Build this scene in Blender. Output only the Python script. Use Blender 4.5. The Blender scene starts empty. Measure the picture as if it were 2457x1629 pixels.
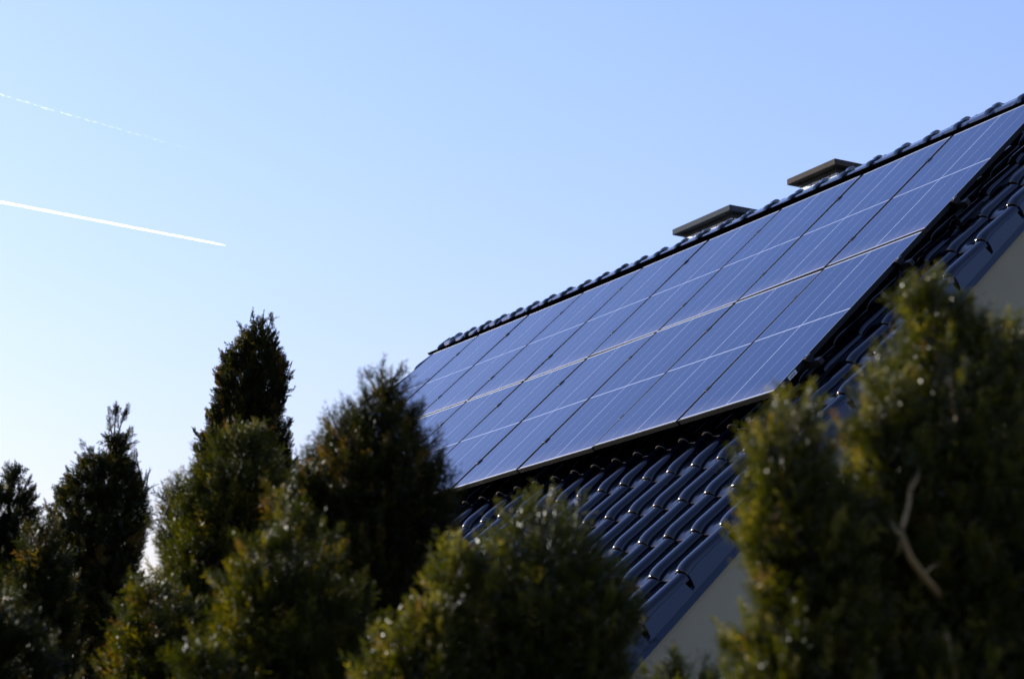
import bpy, math
import numpy as np
from mathutils import Matrix, Vector

rng = np.random.default_rng(7)
SC = bpy.context.scene
COL = SC.collection

# ------------------------------------------------------------------ camera
W, H, F = 2457.0, 1629.0, 4537.86          # photograph size and focal length in its pixels
C = np.array([0.0, 0.0, 1.65])
M = np.array([[0.99998445, -0.00557582, 0.0],        # camera (right, down, forward) -> world
              [0.00130701, 0.23440216, 0.97213884],
              [-0.00542047, -0.97212373, 0.2344058]])
cam = bpy.data.cameras.new('camera')
cam.sensor_width = 36.0
cam.lens = F / W * 36.0
cam.clip_start = 0.1
cam.clip_end = 90000.0
cam.dof.use_dof = True
cam.dof.focus_distance = 14.5
cam.dof.aperture_fstop = 4.5
cam_ob = bpy.data.objects.new('camera', cam)
COL.objects.link(cam_ob)
R3 = np.column_stack([M[:, 0], -M[:, 1], -M[:, 2]])
mw = Matrix([list(R3[0]) + [0], list(R3[1]) + [0], list(R3[2]) + [0], [0, 0, 0, 1]])
mw.translation = Vector(C)
cam_ob.matrix_world = mw
SC.camera = cam_ob

# ------------------------------------------------------------------ sun and sky
SUN_AZ = math.radians(-52.0)      # left of the viewing direction (+Y)
SUN_EL = math.radians(14.0)
sd = Vector((math.sin(SUN_AZ) * math.cos(SUN_EL), math.cos(SUN_AZ) * math.cos(SUN_EL), math.sin(SUN_EL)))
sun = bpy.data.lights.new('sun', 'SUN')
sun.energy = 5.0
sun.angle = math.radians(0.53)
sun.color = (1.0, 0.95, 0.87)
so = bpy.data.objects.new('sun', sun)
so.rotation_euler = sd.to_track_quat('Z', 'Y').to_euler()
so.location = sd * 50
COL.objects.link(so)

wd = bpy.data.worlds.new('World')
SC.world = wd
wd.use_nodes = True
nt = wd.node_tree
nt.nodes.clear()
sky = nt.nodes.new('ShaderNodeTexSky')
sky.sky_type = 'NISHITA'
sky.sun_disc = False
sky.sun_elevation = SUN_EL
sky.sun_rotation = SUN_AZ
sky.altitude = 200
sky.air_density = 2.3
sky.dust_density = 0.9
sky.ozone_density = 5.0
bg = nt.nodes.new('ShaderNodeBackground')
bg.inputs['Strength'].default_value = 0.14
wo = nt.nodes.new('ShaderNodeOutputWorld')
tint = nt.nodes.new('ShaderNodeMix'); tint.data_type = 'RGBA'; tint.blend_type = 'MULTIPLY'
tint.inputs[0].default_value = 1.0; tint.inputs[7].default_value = (1.21, 1.175, 1.93, 1)
gm = nt.nodes.new('ShaderNodeGamma'); gm.inputs[1].default_value = 0.8
nt.links.new(sky.outputs[0], gm.inputs[0]); nt.links.new(gm.outputs[0], tint.inputs[6]); nt.links.new(tint.outputs[2], bg.inputs[0])
nt.links.new(bg.outputs[0], wo.inputs[0])

SC.view_settings.view_transform = 'Standard'
SC.view_settings.look = 'None'
SC.view_settings.exposure = 0.85
SC.view_settings.gamma = 1.0
SC.render.engine = 'CYCLES'
SC.cycles.use_denoising = True
SC.cycles.max_bounces = 6
SC.cycles.transparent_max_bounces = 8
SC.cycles.sample_clamp_indirect = 4.0

# ------------------------------------------------------------------ helpers
def mat(name, color=(0.5, 0.5, 0.5), rough=0.5, metal=0.0, spec=0.5, coat=0.0, coat_rough=0.05):
    m = bpy.data.materials.new(name)
    m.use_nodes = True
    b = m.node_tree.nodes['Principled BSDF']
    b.inputs['Base Color'].default_value = (*color, 1)
    b.inputs['Roughness'].default_value = rough
    b.inputs['Metallic'].default_value = metal
    b.inputs['Specular IOR Level'].default_value = spec
    b.inputs['Coat Weight'].default_value = coat
    b.inputs['Coat Roughness'].default_value = coat_rough
    return m

def N(m, kind, **kw):
    n = m.node_tree.nodes.new(kind)
    for k, v in kw.items():
        setattr(n, k, v)
    return n

def L(m, a, b):
    m.node_tree.links.new(a, b)

def math_node(m, op, a, b=None, c=None):
    n = N(m, 'ShaderNodeMath', operation=op)
    for i, v in enumerate((a, b, c)):
        if v is None:
            continue
        if isinstance(v, (int, float)):
            n.inputs[i].default_value = v
        else:
            L(m, v, n.inputs[i])
    return n.outputs[0]

def noise(m, scale, detail=4.0, rough=0.5, vec=None, coord='Object', mscale=None):
    tc = N(m, 'ShaderNodeTexCoord')
    src = tc.outputs[coord] if vec is None else vec
    if mscale:
        mp = N(m, 'ShaderNodeMapping')
        mp.inputs['Scale'].default_value = mscale
        L(m, src, mp.inputs[0]); src = mp.outputs[0]
    n = N(m, 'ShaderNodeTexNoise')
    n.inputs['Scale'].default_value = scale
    n.inputs['Detail'].default_value = detail
    n.inputs['Roughness'].default_value = rough
    L(m, src, n.inputs['Vector'])
    return n

def ramp(m, fac, stops):
    r = N(m, 'ShaderNodeValToRGB')
    els = r.color_ramp.elements
    while len(els) < len(stops):
        els.new(0.5)
    for e, (p, c) in zip(els, stops):
        e.position = p
        e.color = (*c, 1) if len(c) == 3 else c
    L(m, fac, r.inputs[0])
    return r

def bump(m, height, strength=0.3, dist=0.01):
    b = N(m, 'ShaderNodeBump')
    b.inputs['Strength'].default_value = strength
    b.inputs['Distance'].default_value = dist
    L(m, height, b.inputs['Height'])
    L(m, b.outputs[0], m.node_tree.nodes['Principled BSDF'].inputs['Normal'])
    return b

def PB(m):
    return m.node_tree.nodes['Principled BSDF']

def tag(o, label=None, cat=None, group=None, kind=None):
    if label: o['label'] = label
    if cat: o['category'] = cat
    if group: o['group'] = group
    if kind: o['kind'] = kind
    return o

ROOTM = {}
def empty(name, matrix, **kw):
    o = bpy.data.objects.new(name, None)
    o.empty_display_size = 0.2
    COL.objects.link(o)
    o.matrix_world = matrix
    ROOTM[o.name] = matrix.copy()
    return tag(o, **kw)

def mesh_obj(name, verts, faces, material, parent=None, smooth=False, world=True, sharp=None):
    """verts in world space (world=True) or already in the parent's local space"""
    v = np.asarray(verts, dtype=np.float64).reshape(-1, 3)
    root = parent
    while root is not None and root.parent is not None:
        root = root.parent
    if world and root is not None:
        inv = np.array(ROOTM[root.name].inverted())
        v = v @ inv[:3, :3].T + inv[:3, 3]
    me = bpy.data.meshes.new(name)
    if isinstance(faces, np.ndarray) and faces.ndim == 2:
        n, k = faces.shape
        me.vertices.add(len(v)); me.vertices.foreach_set('co', v.astype(np.float32).ravel())
        me.loops.add(n * k); me.loops.foreach_set('vertex_index', faces.astype(np.int32).ravel())
        me.polygons.add(n)
        me.polygons.foreach_set('loop_start', (np.arange(n) * k).astype(np.int32))
        me.update(calc_edges=True)
    else:
        me.from_pydata([tuple(p) for p in v], [], [tuple(f) for f in faces])
    me.materials.append(material)
    if smooth:
        me.polygons.foreach_set('use_smooth', [True] * len(me.polygons))
        if sharp is not None:
            me.set_sharp_from_angle(angle=math.radians(sharp))
    me.validate()
    o = bpy.data.objects.new(name, me)
    COL.objects.link(o)
    if parent is not None:
        o.parent = parent
    return o

class MB:
    def __init__(s):
        s.v = []; s.f = []
    def box(s, x0, x1, y0, y1, z0, z1, T=None, bev=0.0):
        b = len(s.v)
        if bev <= 0:
            p = [(x, y, z) for z in (z0, z1) for y in (y0, y1) for x in (x0, x1)]
            f = [(0, 2, 3, 1), (4, 5, 7, 6), (0, 1, 5, 4), (2, 6, 7, 3), (0, 4, 6, 2), (1, 3, 7, 5)]
        else:   # chamfered box: 24 vertices
            p = []; idx = {}
            for sx in (0, 1):
                for sy in (0, 1):
                    for sz in (0, 1):
                        X = (x0, x1)[sx]; Y = (y0, y1)[sy]; Z = (z0, z1)[sz]
                        dx = bev if sx == 0 else -bev; dy = bev if sy == 0 else -bev; dz = bev if sz == 0 else -bev
                        idx[(sx, sy, sz, 'x')] = len(p); p.append((X, Y + dy, Z + dz))
                        idx[(sx, sy, sz, 'y')] = len(p); p.append((X + dx, Y, Z + dz))
                        idx[(sx, sy, sz, 'z')] = len(p); p.append((X + dx, Y + dy, Z))
            f = []
            for a in (0, 1):
                f.append([idx[(a, 0, 0, 'x')], idx[(a, 1, 0, 'x')], idx[(a, 1, 1, 'x')], idx[(a, 0, 1, 'x')]])
                f.append([idx[(0, a, 0, 'y')], idx[(1, a, 0, 'y')], idx[(1, a, 1, 'y')], idx[(0, a, 1, 'y')]])
                f.append([idx[(0, 0, a, 'z')], idx[(1, 0, a, 'z')], idx[(1, 1, a, 'z')], idx[(0, 1, a, 'z')]])
            for a in (0, 1):
                for c in (0, 1):
                    f.append([idx[(a, c, 0, 'x')], idx[(a, c, 1, 'x')], idx[(a, c, 1, 'y')], idx[(a, c, 0, 'y')]])
                    f.append([idx[(a, 0, c, 'x')], idx[(a, 1, c, 'x')], idx[(a, 1, c, 'z')], idx[(a, 0, c, 'z')]])
                    f.append([idx[(0, a, c, 'y')], idx[(1, a, c, 'y')], idx[(1, a, c, 'z')], idx[(0, a, c, 'z')]])
            for sx in (0, 1):
                for sy in (0, 1):
                    for sz in (0, 1):
                        f.append([idx[(sx, sy, sz, k)] for k in 'xyz'])
        if T is not None:
            p = [T(*q) for q in p]
        s.v += p
        s.f += [tuple(b + i for i in q) for q in f]
    def tube(s, pts, radii, n=8, caps=True):
        pts = [np.array(p, float) for p in pts]; b = len(s.v)
        for i, p in enumerate(pts):
            d = pts[min(i + 1, len(pts) - 1)] - pts[max(i - 1, 0)]
            d /= np.linalg.norm(d)
            a = np.cross(d, [0.123, 0.3, 1.0] if abs(d[2]) < .9 else [1.0, 0.2, 0.1]); a /= np.linalg.norm(a)
            c = np.cross(d, a)
            for k in range(n):
                t = 2 * math.pi * k / n
                s.v.append(tuple(p + radii[i] * (a * math.cos(t) + c * math.sin(t))))
        for i in range(len(pts) - 1):
            for k in range(n):
                k2 = (k + 1) % n
                s.f.append((b + i * n + k, b + i * n + k2, b + (i + 1) * n + k2, b + (i + 1) * n + k))
        if caps:
            s.f.append(tuple(b + k for k in range(n))[::-1])
            s.f.append(tuple(b + (len(pts) - 1) * n + k for k in range(n)))
    def build(s, name, m, parent=None, **kw):
        o = mesh_obj(name, s.v, s.f, m, parent, **kw)
        import bmesh
        bm = bmesh.new(); bm.from_mesh(o.data)
        bmesh.ops.recalc_face_normals(bm, faces=bm.faces)
        bm.to_mesh(o.data); bm.free()
        return o

# ------------------------------------------------------------------ materials
def plaster_mat():
    m = mat('plaster', (0.42, 0.40, 0.34), 0.95, spec=0.1)
    n = noise(m, 260.0, 3, 0.6); n2 = noise(m, 1.3, 4)
    r = ramp(m, n2.outputs[0], [(0.3, (0.27, 0.240, 0.165)), (0.7, (0.33, 0.295, 0.205))])
    mx = N(m, 'ShaderNodeMix', data_type='RGBA', blend_type='MULTIPLY')
    mx.inputs[0].default_value = 1.0
    r2 = ramp(m, n.outputs[0], [(0.35, (0.62, 0.62, 0.62)), (0.55, (1, 1, 1))])
    L(m, r.outputs[0], mx.inputs[6]); L(m, r2.outputs[0], mx.inputs[7])
    L(m, mx.outputs[2], PB(m).inputs['Base Color'])
    bump(m, n.outputs[0], 0.9, 0.004)
    return m

def tile_mat(name='glazed_tile', base=(0.0008, 0.0014, 0.005), coat=0.0):
    m = mat(name, base, 0.2, spec=0.30, coat=max(coat, 0.22), coat_rough=0.05)
    n = noise(m, 5.0, 5, 0.6); n2 = noise(m, 160.0, 3, 0.6)
    r = ramp(m, n.outputs[0], [(0.3, (0.08,) * 3), (0.75, (0.15,) * 3)])
    L(m, r.outputs[0], PB(m).inputs['Roughness'])
    bump(m, n2.outputs[0], 0.06, 0.002)
    return m

def grass_mat():
    m = mat('lawn', (0.05, 0.08, 0.02), 0.9)
    n = noise(m, 0.8, 6, 0.6); n2 = noise(m, 30.0, 4)
    r = ramp(m, n.outputs[0], [(0.3, (0.035, 0.055, 0.014)), (0.7, (0.07, 0.085, 0.025))])
    L(m, r.outputs[0], PB(m).inputs['Base Color'])
    bump(m, n2.outputs[0], 0.8, 0.03)
    return m

def foliage_mat(name, c_dark, c_mid, c_tip, rough=0.46, spec=0.26, trans=0.38):
    m = bpy.data.materials.new(name); m.use_nodes = True
    nt = m.node_tree
    b = nt.nodes['Principled BSDF']; out = nt.nodes['Material Output']
    at = N(m, 'ShaderNodeAttribute', attribute_name='tint')
    r = ramp(m, at.outputs['Fac'], [(0.0, c_dark), (0.55, c_mid), (0.85, c_tip), (1.0, (0.11, 0.058, 0.018))])  # inner-to-tip leaf colours, contrast raised to imitate sunlit tips and dark insides
    L(m, r.outputs[0], b.inputs['Base Color'])
    b.inputs['Roughness'].default_value = rough
    b.inputs['Specular IOR Level'].default_value = spec
    tr = N(m, 'ShaderNodeBsdfTranslucent')
    hs = N(m, 'ShaderNodeHueSaturation')
    hs.inputs['Saturation'].default_value = 1.15; hs.inputs['Value'].default_value = 1.5
    L(m, r.outputs[0], hs.inputs['Color']); L(m, hs.outputs[0], tr.inputs['Color'])
    mx = N(m, 'ShaderNodeMixShader'); mx.inputs[0].default_value = trans
    L(m, b.outputs[0], mx.inputs[1]); L(m, tr.outputs[0], mx.inputs[2])
    L(m, mx.outputs[0], out.inputs['Surface'])
    return m

def bark_mat(name='bark', a=(0.06, 0.04, 0.025), c=(0.16, 0.12, 0.085)):
    m = mat(name, a, 0.9)
    n = noise(m, 30.0, 5, 0.65, mscale=(1, 1, 0.2))
    r = ramp(m, n.outputs[0], [(0.35, a), (0.7, c)])
    L(m, r.outputs[0], PB(m).inputs['Base Color'])
    bump(m, n.outputs[0], 0.8, 0.01)
    return m

PLASTER = plaster_mat()
TILE = tile_mat()
RIDGE = tile_mat('glazed_ridge_tile', (0.008, 0.011, 0.020), 0.8)
VERGE = mat('verge_tile_flap', (0.005, 0.027, 0.070), 0.45, spec=0.35)  # same glaze as the tiles, blue sky reflection put into the colour
BARGE = mat('barge_flashing', (0.005, 0.022, 0.060), 0.55, spec=0.25)
DARKWOOD = mat('roof_timber', (0.03, 0.025, 0.02), 0.9)
FRAME = mat('black_anodised_frame', (0.006, 0.006, 0.007), 0.5, spec=0.2)
ALU = mat('aluminium_rail', (0.012, 0.012, 0.014), 0.45, metal=0.3, spec=0.4)
BOLT = mat('steel_bolt', (0.6, 0.6, 0.62), 0.25, metal=1.0)
BARK = bark_mat()
PALEBARK = bark_mat('pale_dry_bark', (0.12, 0.075, 0.028), (0.25, 0.165, 0.065))
LAWN = grass_mat()

# ------------------------------------------------------------------ roof frame of reference
K = 1.05                                   # metres per panel pitch
O = np.array([-0.87716589, 20.89071493, 6.51343163])      # upper left corner of the panel array
U = np.array([0.50718933, -0.86183466, 0.0])              # along the ridge, towards the camera
V = np.array([-0.63030597, -0.37093479, -0.68199836])     # down the slope
NO = np.cross(U, V); NO /= np.linalg.norm(NO)
if NO[2] < 0: NO = -NO
B = np.array([0.86183466, 0.50718933, 0.0])               # horizontal, away over the ridge
Z = np.array([0.0, 0.0, 1.0])
SAG = 0.0015 * K
def rp(u, v, h):
    """u, v in panel pitches, h in metres out of the panel plane"""
    u = np.asarray(u, float); v = np.asarray(v, float); h = np.asarray(h, float)
    h = h + SAG * (u - 4.5) ** 2
    return O + (u * K)[..., None] * U + (v * K)[..., None] * V + h[..., None] * NO
AV = -0.74                                   # v of the ridge apex
APEX = O + AV * K * V - 0.147 * NO           # on the tile crests, u = 0
def hp(x, y, z):                              # house frame: along ridge, behind apex, world z
    p = O + x * U; p = p + ((APEX - O) @ B + y) * B
    return np.array([p[0], p[1], z])
UL, UR = -0.95, 9.503                          # verges
VE = 5.786                                    # eave

# ------------------------------------------------------------------ ground
g = mesh_obj('lawn', [(-400, -400, 0), (400, -400, 0), (400, 400, 0), (-400, 400, 0)], [(0, 1, 2, 3)], LAWN)
tag(g, kind='structure')

# ------------------------------------------------------------------ house
base = hp(4.3 * K, 0, 0.0)
ang = math.atan2(U[1], U[0])
HM = Matrix.Translation(Vector(base)) @ Matrix.Rotation(ang, 4, 'Z')
house = empty('house', HM, label='plastered house with a steep dark glazed tile roof under the solar panels', cat='house')

# gable and side walls
slope = math.radians(43)
tz = APEX[2] - 0.19
def wall_poly(x0, x1):
    hw = 4.86
    mb = MB()
    zt = tz; ze = tz - hw * math.tan(slope)
    prof = [(-hw, 0.0), (hw, 0.0), (hw, ze), (0, zt), (-hw, ze)]
    for x in (x0, x1):
        for y, z in prof:
            mb.v.append(tuple(hp(x, y, z)))
    n = 5
    mb.f += [tuple(range(n))[::-1], tuple(range(n, 2 * n))]
    for i in range(n):
        j = (i + 1) % n
        mb.f.append((i, j, n + j, n + i))
    return mb
wall_poly((UL + 0.04) * K, (UR - 0.038) * K).build('wall', PLASTER, house)

# roof tiles ---------------------------------------------------------------
PU, PV = 0.2624, 0.3945
U0, V0 = 9.433, 3.419
CREST = -0.147
RH = 0.051          # roll height
RW = 0.056          # roll half width
def tile_profile():
    """(offset along u in metres from the roll centre, height above the pan, roll weight)"""
    pts = []
    for t in np.linspace(-1, 1, 15):
        a = t * math.pi / 2
        pts.append((RW * math.sin(a), RH * math.cos(a) ** 0.85 if abs(t) < 1 else 0.0))
    pitch = PU * K
    rest = [(RW + 0.010, 0.003), (RW + 0.02, 0.0), (RW + 0.05, -0.003), (pitch / 2 + .035, -0.004),
            (pitch - RW - 0.022, -0.002), (pitch - RW - 0.012, 0.004), (pitch - RW - 0.0115, 0.010), (pitch - RW - 0.001, 0.010)]
    return pts, rest
def roof_side(front=True):
    roll, rest = tile_profile()
    cols = 40
    xs = []; hs = []; cx = []
    for i in range(cols, -1, -1):            # from the left verge to the right verge
        c = (U0 - i * PU) * K
        if i == cols:
            seg = [(0.13, -0.004)] + rest[-4:]
            seg = [(s[0], s[1]) for s in rest[3:]]
        elif i == 0:
            seg = roll + [(RW + 0.002, -0.004)]
        else:
            seg = roll + rest
        for dx, h in seg:
            xs.append(c + dx); hs.append(h); cx.append(c)
    xs = np.array(xs); hs = np.array(hs); cx = np.array(cx)
    # sections along one tile: (fraction, lift in metres, size of roll)
    sec = [(-0.08, -0.006, 0.95), (0.0, -0.004, 0.95), (0.08, -0.002, 0.97), (0.45, 0.009, 1.0), (0.70, 0.018, 1.0), (0.78, 0.0205, 1.0), (0.84, 0.0205, 1.0),
           (0.89, 0.0190, 1.0), (0.93, 0.0160, .995), (0.965, 0.0125, .985), (0.985, 0.0095, .97), (0.996, 0.0060, 0.95), (1.0, 0.002, 0.93),
           (0.990, -0.001, 0.905), (0.990, -0.004, 0.89), (1.004, -0.005, 0.90), (1.010, -0.009, 0.875), (1.008, -0.014, 0.85), (0.998, -0.024, 0.80)]
    verts = []; faces = []
    nx = len(xs); vi = 0
    jj = list(range(-10, 7)) if front else list(range(-10, 7))
    for j in jj:
        v1 = V0 + j * PV; v0 = v1 - PV
        jit = rng.normal(0, 0.0012, cols + 1)
        J = np.interp(xs, np.sort([(U0 - i * PU) * K for i in range(cols + 1)]), jit)
        base = vi
        for (s, lift, rs) in sec:
            v = np.full(nx, v0 + s * PV) + jit.mean()
            v = np.maximum(v, AV - 0.0)
            x = cx + np.where(np.abs(xs - cx) <= RW + 1e-6, (xs - cx) * (0.9 + 0.1 * rs), xs - cx)
            hh = np.where(np.abs(xs - cx) <= RW + 1e-6, hs * rs, hs)
            h = CREST - RH - 0.011 + lift + hh + J * (0.3 + s)
            if front:
                verts.append(rp(x / K, v, h))
            else:
                P = rp(x / K, v, h)
                d = (P - APEX) @ B
                verts.append(P - 2 * d[:, None] * B)
        ns = len(sec)
        idx = base + np.arange(ns)[:, None] * nx + np.arange(nx)[None, :]
        q = np.stack([idx[:-1, :-1], idx[1:, :-1], idx[1:, 1:], idx[:-1, 1:]], -1).reshape(-1, 4)
        if not front: q = q[:, ::-1]
        faces.append(q)
        vi += ns * nx
    return np.concatenate(verts), np.concatenate(faces)
v1_, f1_ = roof_side(True); v2_, f2_ = roof_side(False)
roof = mesh_obj('tiled_roof', np.concatenate([v1_, v2_]), np.concatenate([f1_, f2_ + len(v1_)]), TILE, house, smooth=True, sharp=50)

# timber deck under the tiles: keeps light out
mb = MB()
def bk(p):
    return p - 2 * ((p - APEX) @ B) * B
for side in (0, 1):
    fn = (lambda p: p) if side == 0 else bk
    q = [fn(rp(UL + .02, AV + .16, -.26)), fn(rp(UR - .03, AV + .16, -.26)), fn(rp(UR - .03, VE - .03, -.26)), fn(rp(UL + .02, VE - .03, -.26)),
         fn(rp(UL + .02, AV + .19, -.30)), fn(rp(UR - .03, AV + .19, -.30)), fn(rp(UR - .03, VE - .05, -.30)), fn(rp(UL + .02, VE - .05, -.30))]
    b = len(mb.v); mb.v += [tuple(p) for p in q]
    mb.f += [tuple(b + i for i in t) for t in ((0, 1, 2, 3), (7, 6, 5, 4), (0, 4, 5, 1), (1, 5, 6, 2), (2, 6, 7, 3), (3, 7, 4, 0))]
mb.build('roof_deck', DARKWOOD, house)

# verge flaps and barge flashing --------------------------------------------
def prism(mb, uv_h, u0, u1, fn=lambda p: p):
    b = len(mb.v); n = len(uv_h)
    for u in (u0, u1):
        for v, h in uv_h:
            mb.v.append(tuple(fn(rp(u, v, h))))
    mb.f.append(tuple(b + i for i in range(n))[::-1]); mb.f.append(tuple(b + n + i for i in range(n)))
    for i in range(n):
        j = (i + 1) % n
        mb.f.append((b + i, b + j, b + n + j, b + n + i))
for side in (0, 1):
    fn = (lambda p: p) if side == 0 else bk
    for (ua, ub, uc, ud) in ((UR - 0.0165, UR - 0.006, UR - 0.034, UR - 0.0155), (UL + 0.013, UL + 0.002, UL + 0.034, UL + 0.0135)):
        fl = MB(); fl2 = MB()
        for j in range(-9, 7):
            va = V0 + (j - 1) * PV + 0.050; vb = V0 + j * PV - 0.002; tt = CREST - RH
            prism(fl, [(va, tt - 0.004), (vb - .08, tt + 0.012), (vb, tt + 0.008), (vb + 0.004, tt - 0.03), (vb + .016, -0.268), (vb + 0.040, -0.272), (vb + 0.040, -0.283), (va - .01, -0.286), (va - .012, -.272)], ua, ub, fn)
        prism(fl2, [(AV + .03, -0.268), (VE - 0.02, -0.268), (VE - 0.02, -0.330), (AV + .10, -0.330)], uc, ud, fn)
        fl.build('verge_trim', VERGE, house)
        fl2.build('barge_board', BARGE, house)

# ridge tiles ----------------------------------------------------------------
body = [(-.124, -.030), (-.121, .012), (-.110, .034), (-.092, .048), (-.070, .056), (-.055, .066), (-.042, .084), (-.022, .097), (0, .102)]
body = body + [(-a, b) for a, b in body[-2::-1]]
rv = []; rf = []
FV = -0.58; PC = 0.3366
ridge_h = float((rp(0, FV, -0.133 * K) - SAG * 20.25 * NO)[2]) - 0.007
def ridge_pt(u, a, b):
    p = APEX + u * K * U + a * B
    return np.array([p[0], p[1], ridge_h + b + SAG * (u - 4.5) ** 2 * NO[2]])
secs = []
for k in range(0, 31):
    ue = -0.9 + k * PC          # the collar's open end, facing the near gable
    if k == 30: pass
    jz = rng.normal(0, .0015)
    un = ue + PC
    secs_k = [(ue + 0.0, 1.00, 0.0), (ue + 0.012, 1.0, 0.001), (ue + 0.16, 1.03, 0.002), (un - 0.05, 1.06, 0.003), (un - 0.048, 1.14, 0.009), (un - 0.042, 1.19, 0.013), (un - 0.006, 1.20, 0.014), (un - 0.001, 1.18, 0.012), (un, 1.13, 0.008), (un - .004, .97, -0.002)]
    if un > UR + .05: break
    secs.append((secs_k, jz))
for secs_k, jz in secs:
    b0 = len(rv)
    for (u, s, dz) in secs_k:
        for a, bb in body:
            rv.append(ridge_pt(u, a * s, bb * s + dz + jz - (s - 1) * .02))
    n = len(body)
    for i in range(len(secs_k) - 1):
        for k in range(n - 1):
            rf.append((b0 + i * n + k, b0 + i * n + k + 1, b0 + (i + 1) * n + k + 1, b0 + (i + 1) * n + k))
mesh_obj('ridge_tiles', np.array(rv), rf, RIDGE, house, smooth=True, sharp=38)
mb = MB()
hF = float((rp(0, FV, 0) - rp(0, FV, 1))[2])
def skirt(u, side):
    a0 = ridge_pt(u, -.120, -.024); p1 = rp(u, -0.46, CREST + .010); p2 = rp(u, -0.46, CREST - .02)
    a3 = ridge_pt(u, 0.0, -.02)
    q = [a3, a0, p1, p2]
    return [p if side == 0 else bk(p) for p in q]
for side in (0, 1):
    b = len(mb.v)
    for u in (UL + .03, UR - .02):
        mb.v += [tuple(p) for p in skirt(u, side)]
    mb.f += [tuple(b + i for i in t) for t in ((0, 1, 2, 3), (7, 6, 5, 4), (0, 4, 5, 1), (1, 5, 6, 2), (2, 6, 7, 3), (3, 7, 4, 0))]
mb.build('ridge_skirt', mat('ridge_skirt_black', (0.0015, 0.0015, 0.0018), 1.0, spec=0.0), house)  # near-black matt strip from the ridge tile feet down over the tiles

# chimneys -------------------------------------------------------------------
def brick_mat(name, c1, c2, mortar):
    m = mat(name, c1, 0.6)
    tc = N(m, 'ShaderNodeTexCoord'); sp = N(m, 'ShaderNodeSeparateXYZ'); cb = N(m, 'ShaderNodeCombineXYZ')
    L(m, tc.outputs['Object'], sp.inputs[0])
    s = math_node(m, 'ADD', sp.outputs[0], sp.outputs[1])
    L(m, s, cb.inputs[0]); L(m, sp.outputs[2], cb.inputs[1])
    br = N(m, 'ShaderNodeTexBrick')
    br.inputs['Scale'].default_value = 1.0
    br.inputs['Brick Width'].default_value = 0.135; br.inputs['Row Height'].default_value = 0.085
    br.inputs['Mortar Size'].default_value = 0.007; br.offset = 0.5
    br.inputs['Color1'].default_value = (*c1, 1); br.inputs['Color2'].default_value = (*c2, 1); br.inputs['Mortar'].default_value = (*mortar, 1)
    L(m, cb.outputs[0], br.inputs['Vector']); L(m, br.outputs[0], PB(m).inputs['Base Color'])
    return m
BRICK = brick_mat('clinker_brick', (0.58, 0.64, 0.72), (0.46, 0.52, 0.60), (0.012, 0.014, 0.02))
def cap_mat(name, c):
    m = mat(name, c, 0.9, spec=0.1)
    n = noise(m, 9.0, 5, 0.6)
    r = ramp(m, n.outputs[0], [(0.3, tuple(x * .7 for x in c)), (0.7, c)])
    L(m, r.outputs[0], PB(m).inputs['Base Color'])
    return m
CAPS = [cap_mat('chimney_cap_slate', (0.055, 0.064, 0.078)), cap_mat('chimney_cap_weathered', (0.072, 0.063, 0.056))]
chim_labels = ['long grey chimney with smooth grey cap slab, farther one', 'dark chimney with a weathered brown edged cap slab']
for i, (xa, xb, y0, dep, z0, z1) in enumerate(((3.18, 4.165, 0.40, 0.52, 7.250, 7.312), (5.06, 5.765, 0.40, 0.52, 7.252, 7.311))):
    b_ = MB(); b_.box(xa + .095, xb - .095, y0 + .095, y0 + dep - .095, 5.6, z0 - .035, T=lambda x, y, z: tuple(hp(x, y, z)))
    ch = b_.build('chimney', BRICK, house); ch['label'] = chim_labels[i]
    b_ = MB(); b_.box(xa + .08, xb - .08, y0 + .08, y0 + dep - .08, z0 - .034, z0 - .001, T=lambda x, y, z: tuple(hp(x, y, z)))
    b_.build('neck_course', CAPS[0], ch)
    b_ = MB(); b_.box(xa, xb, y0, y0 + dep, z0, z1, T=lambda x, y, z: tuple(hp(x, y, z)), bev=0.006)
    b_.build('cap_slab', CAPS[i], ch)

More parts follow.
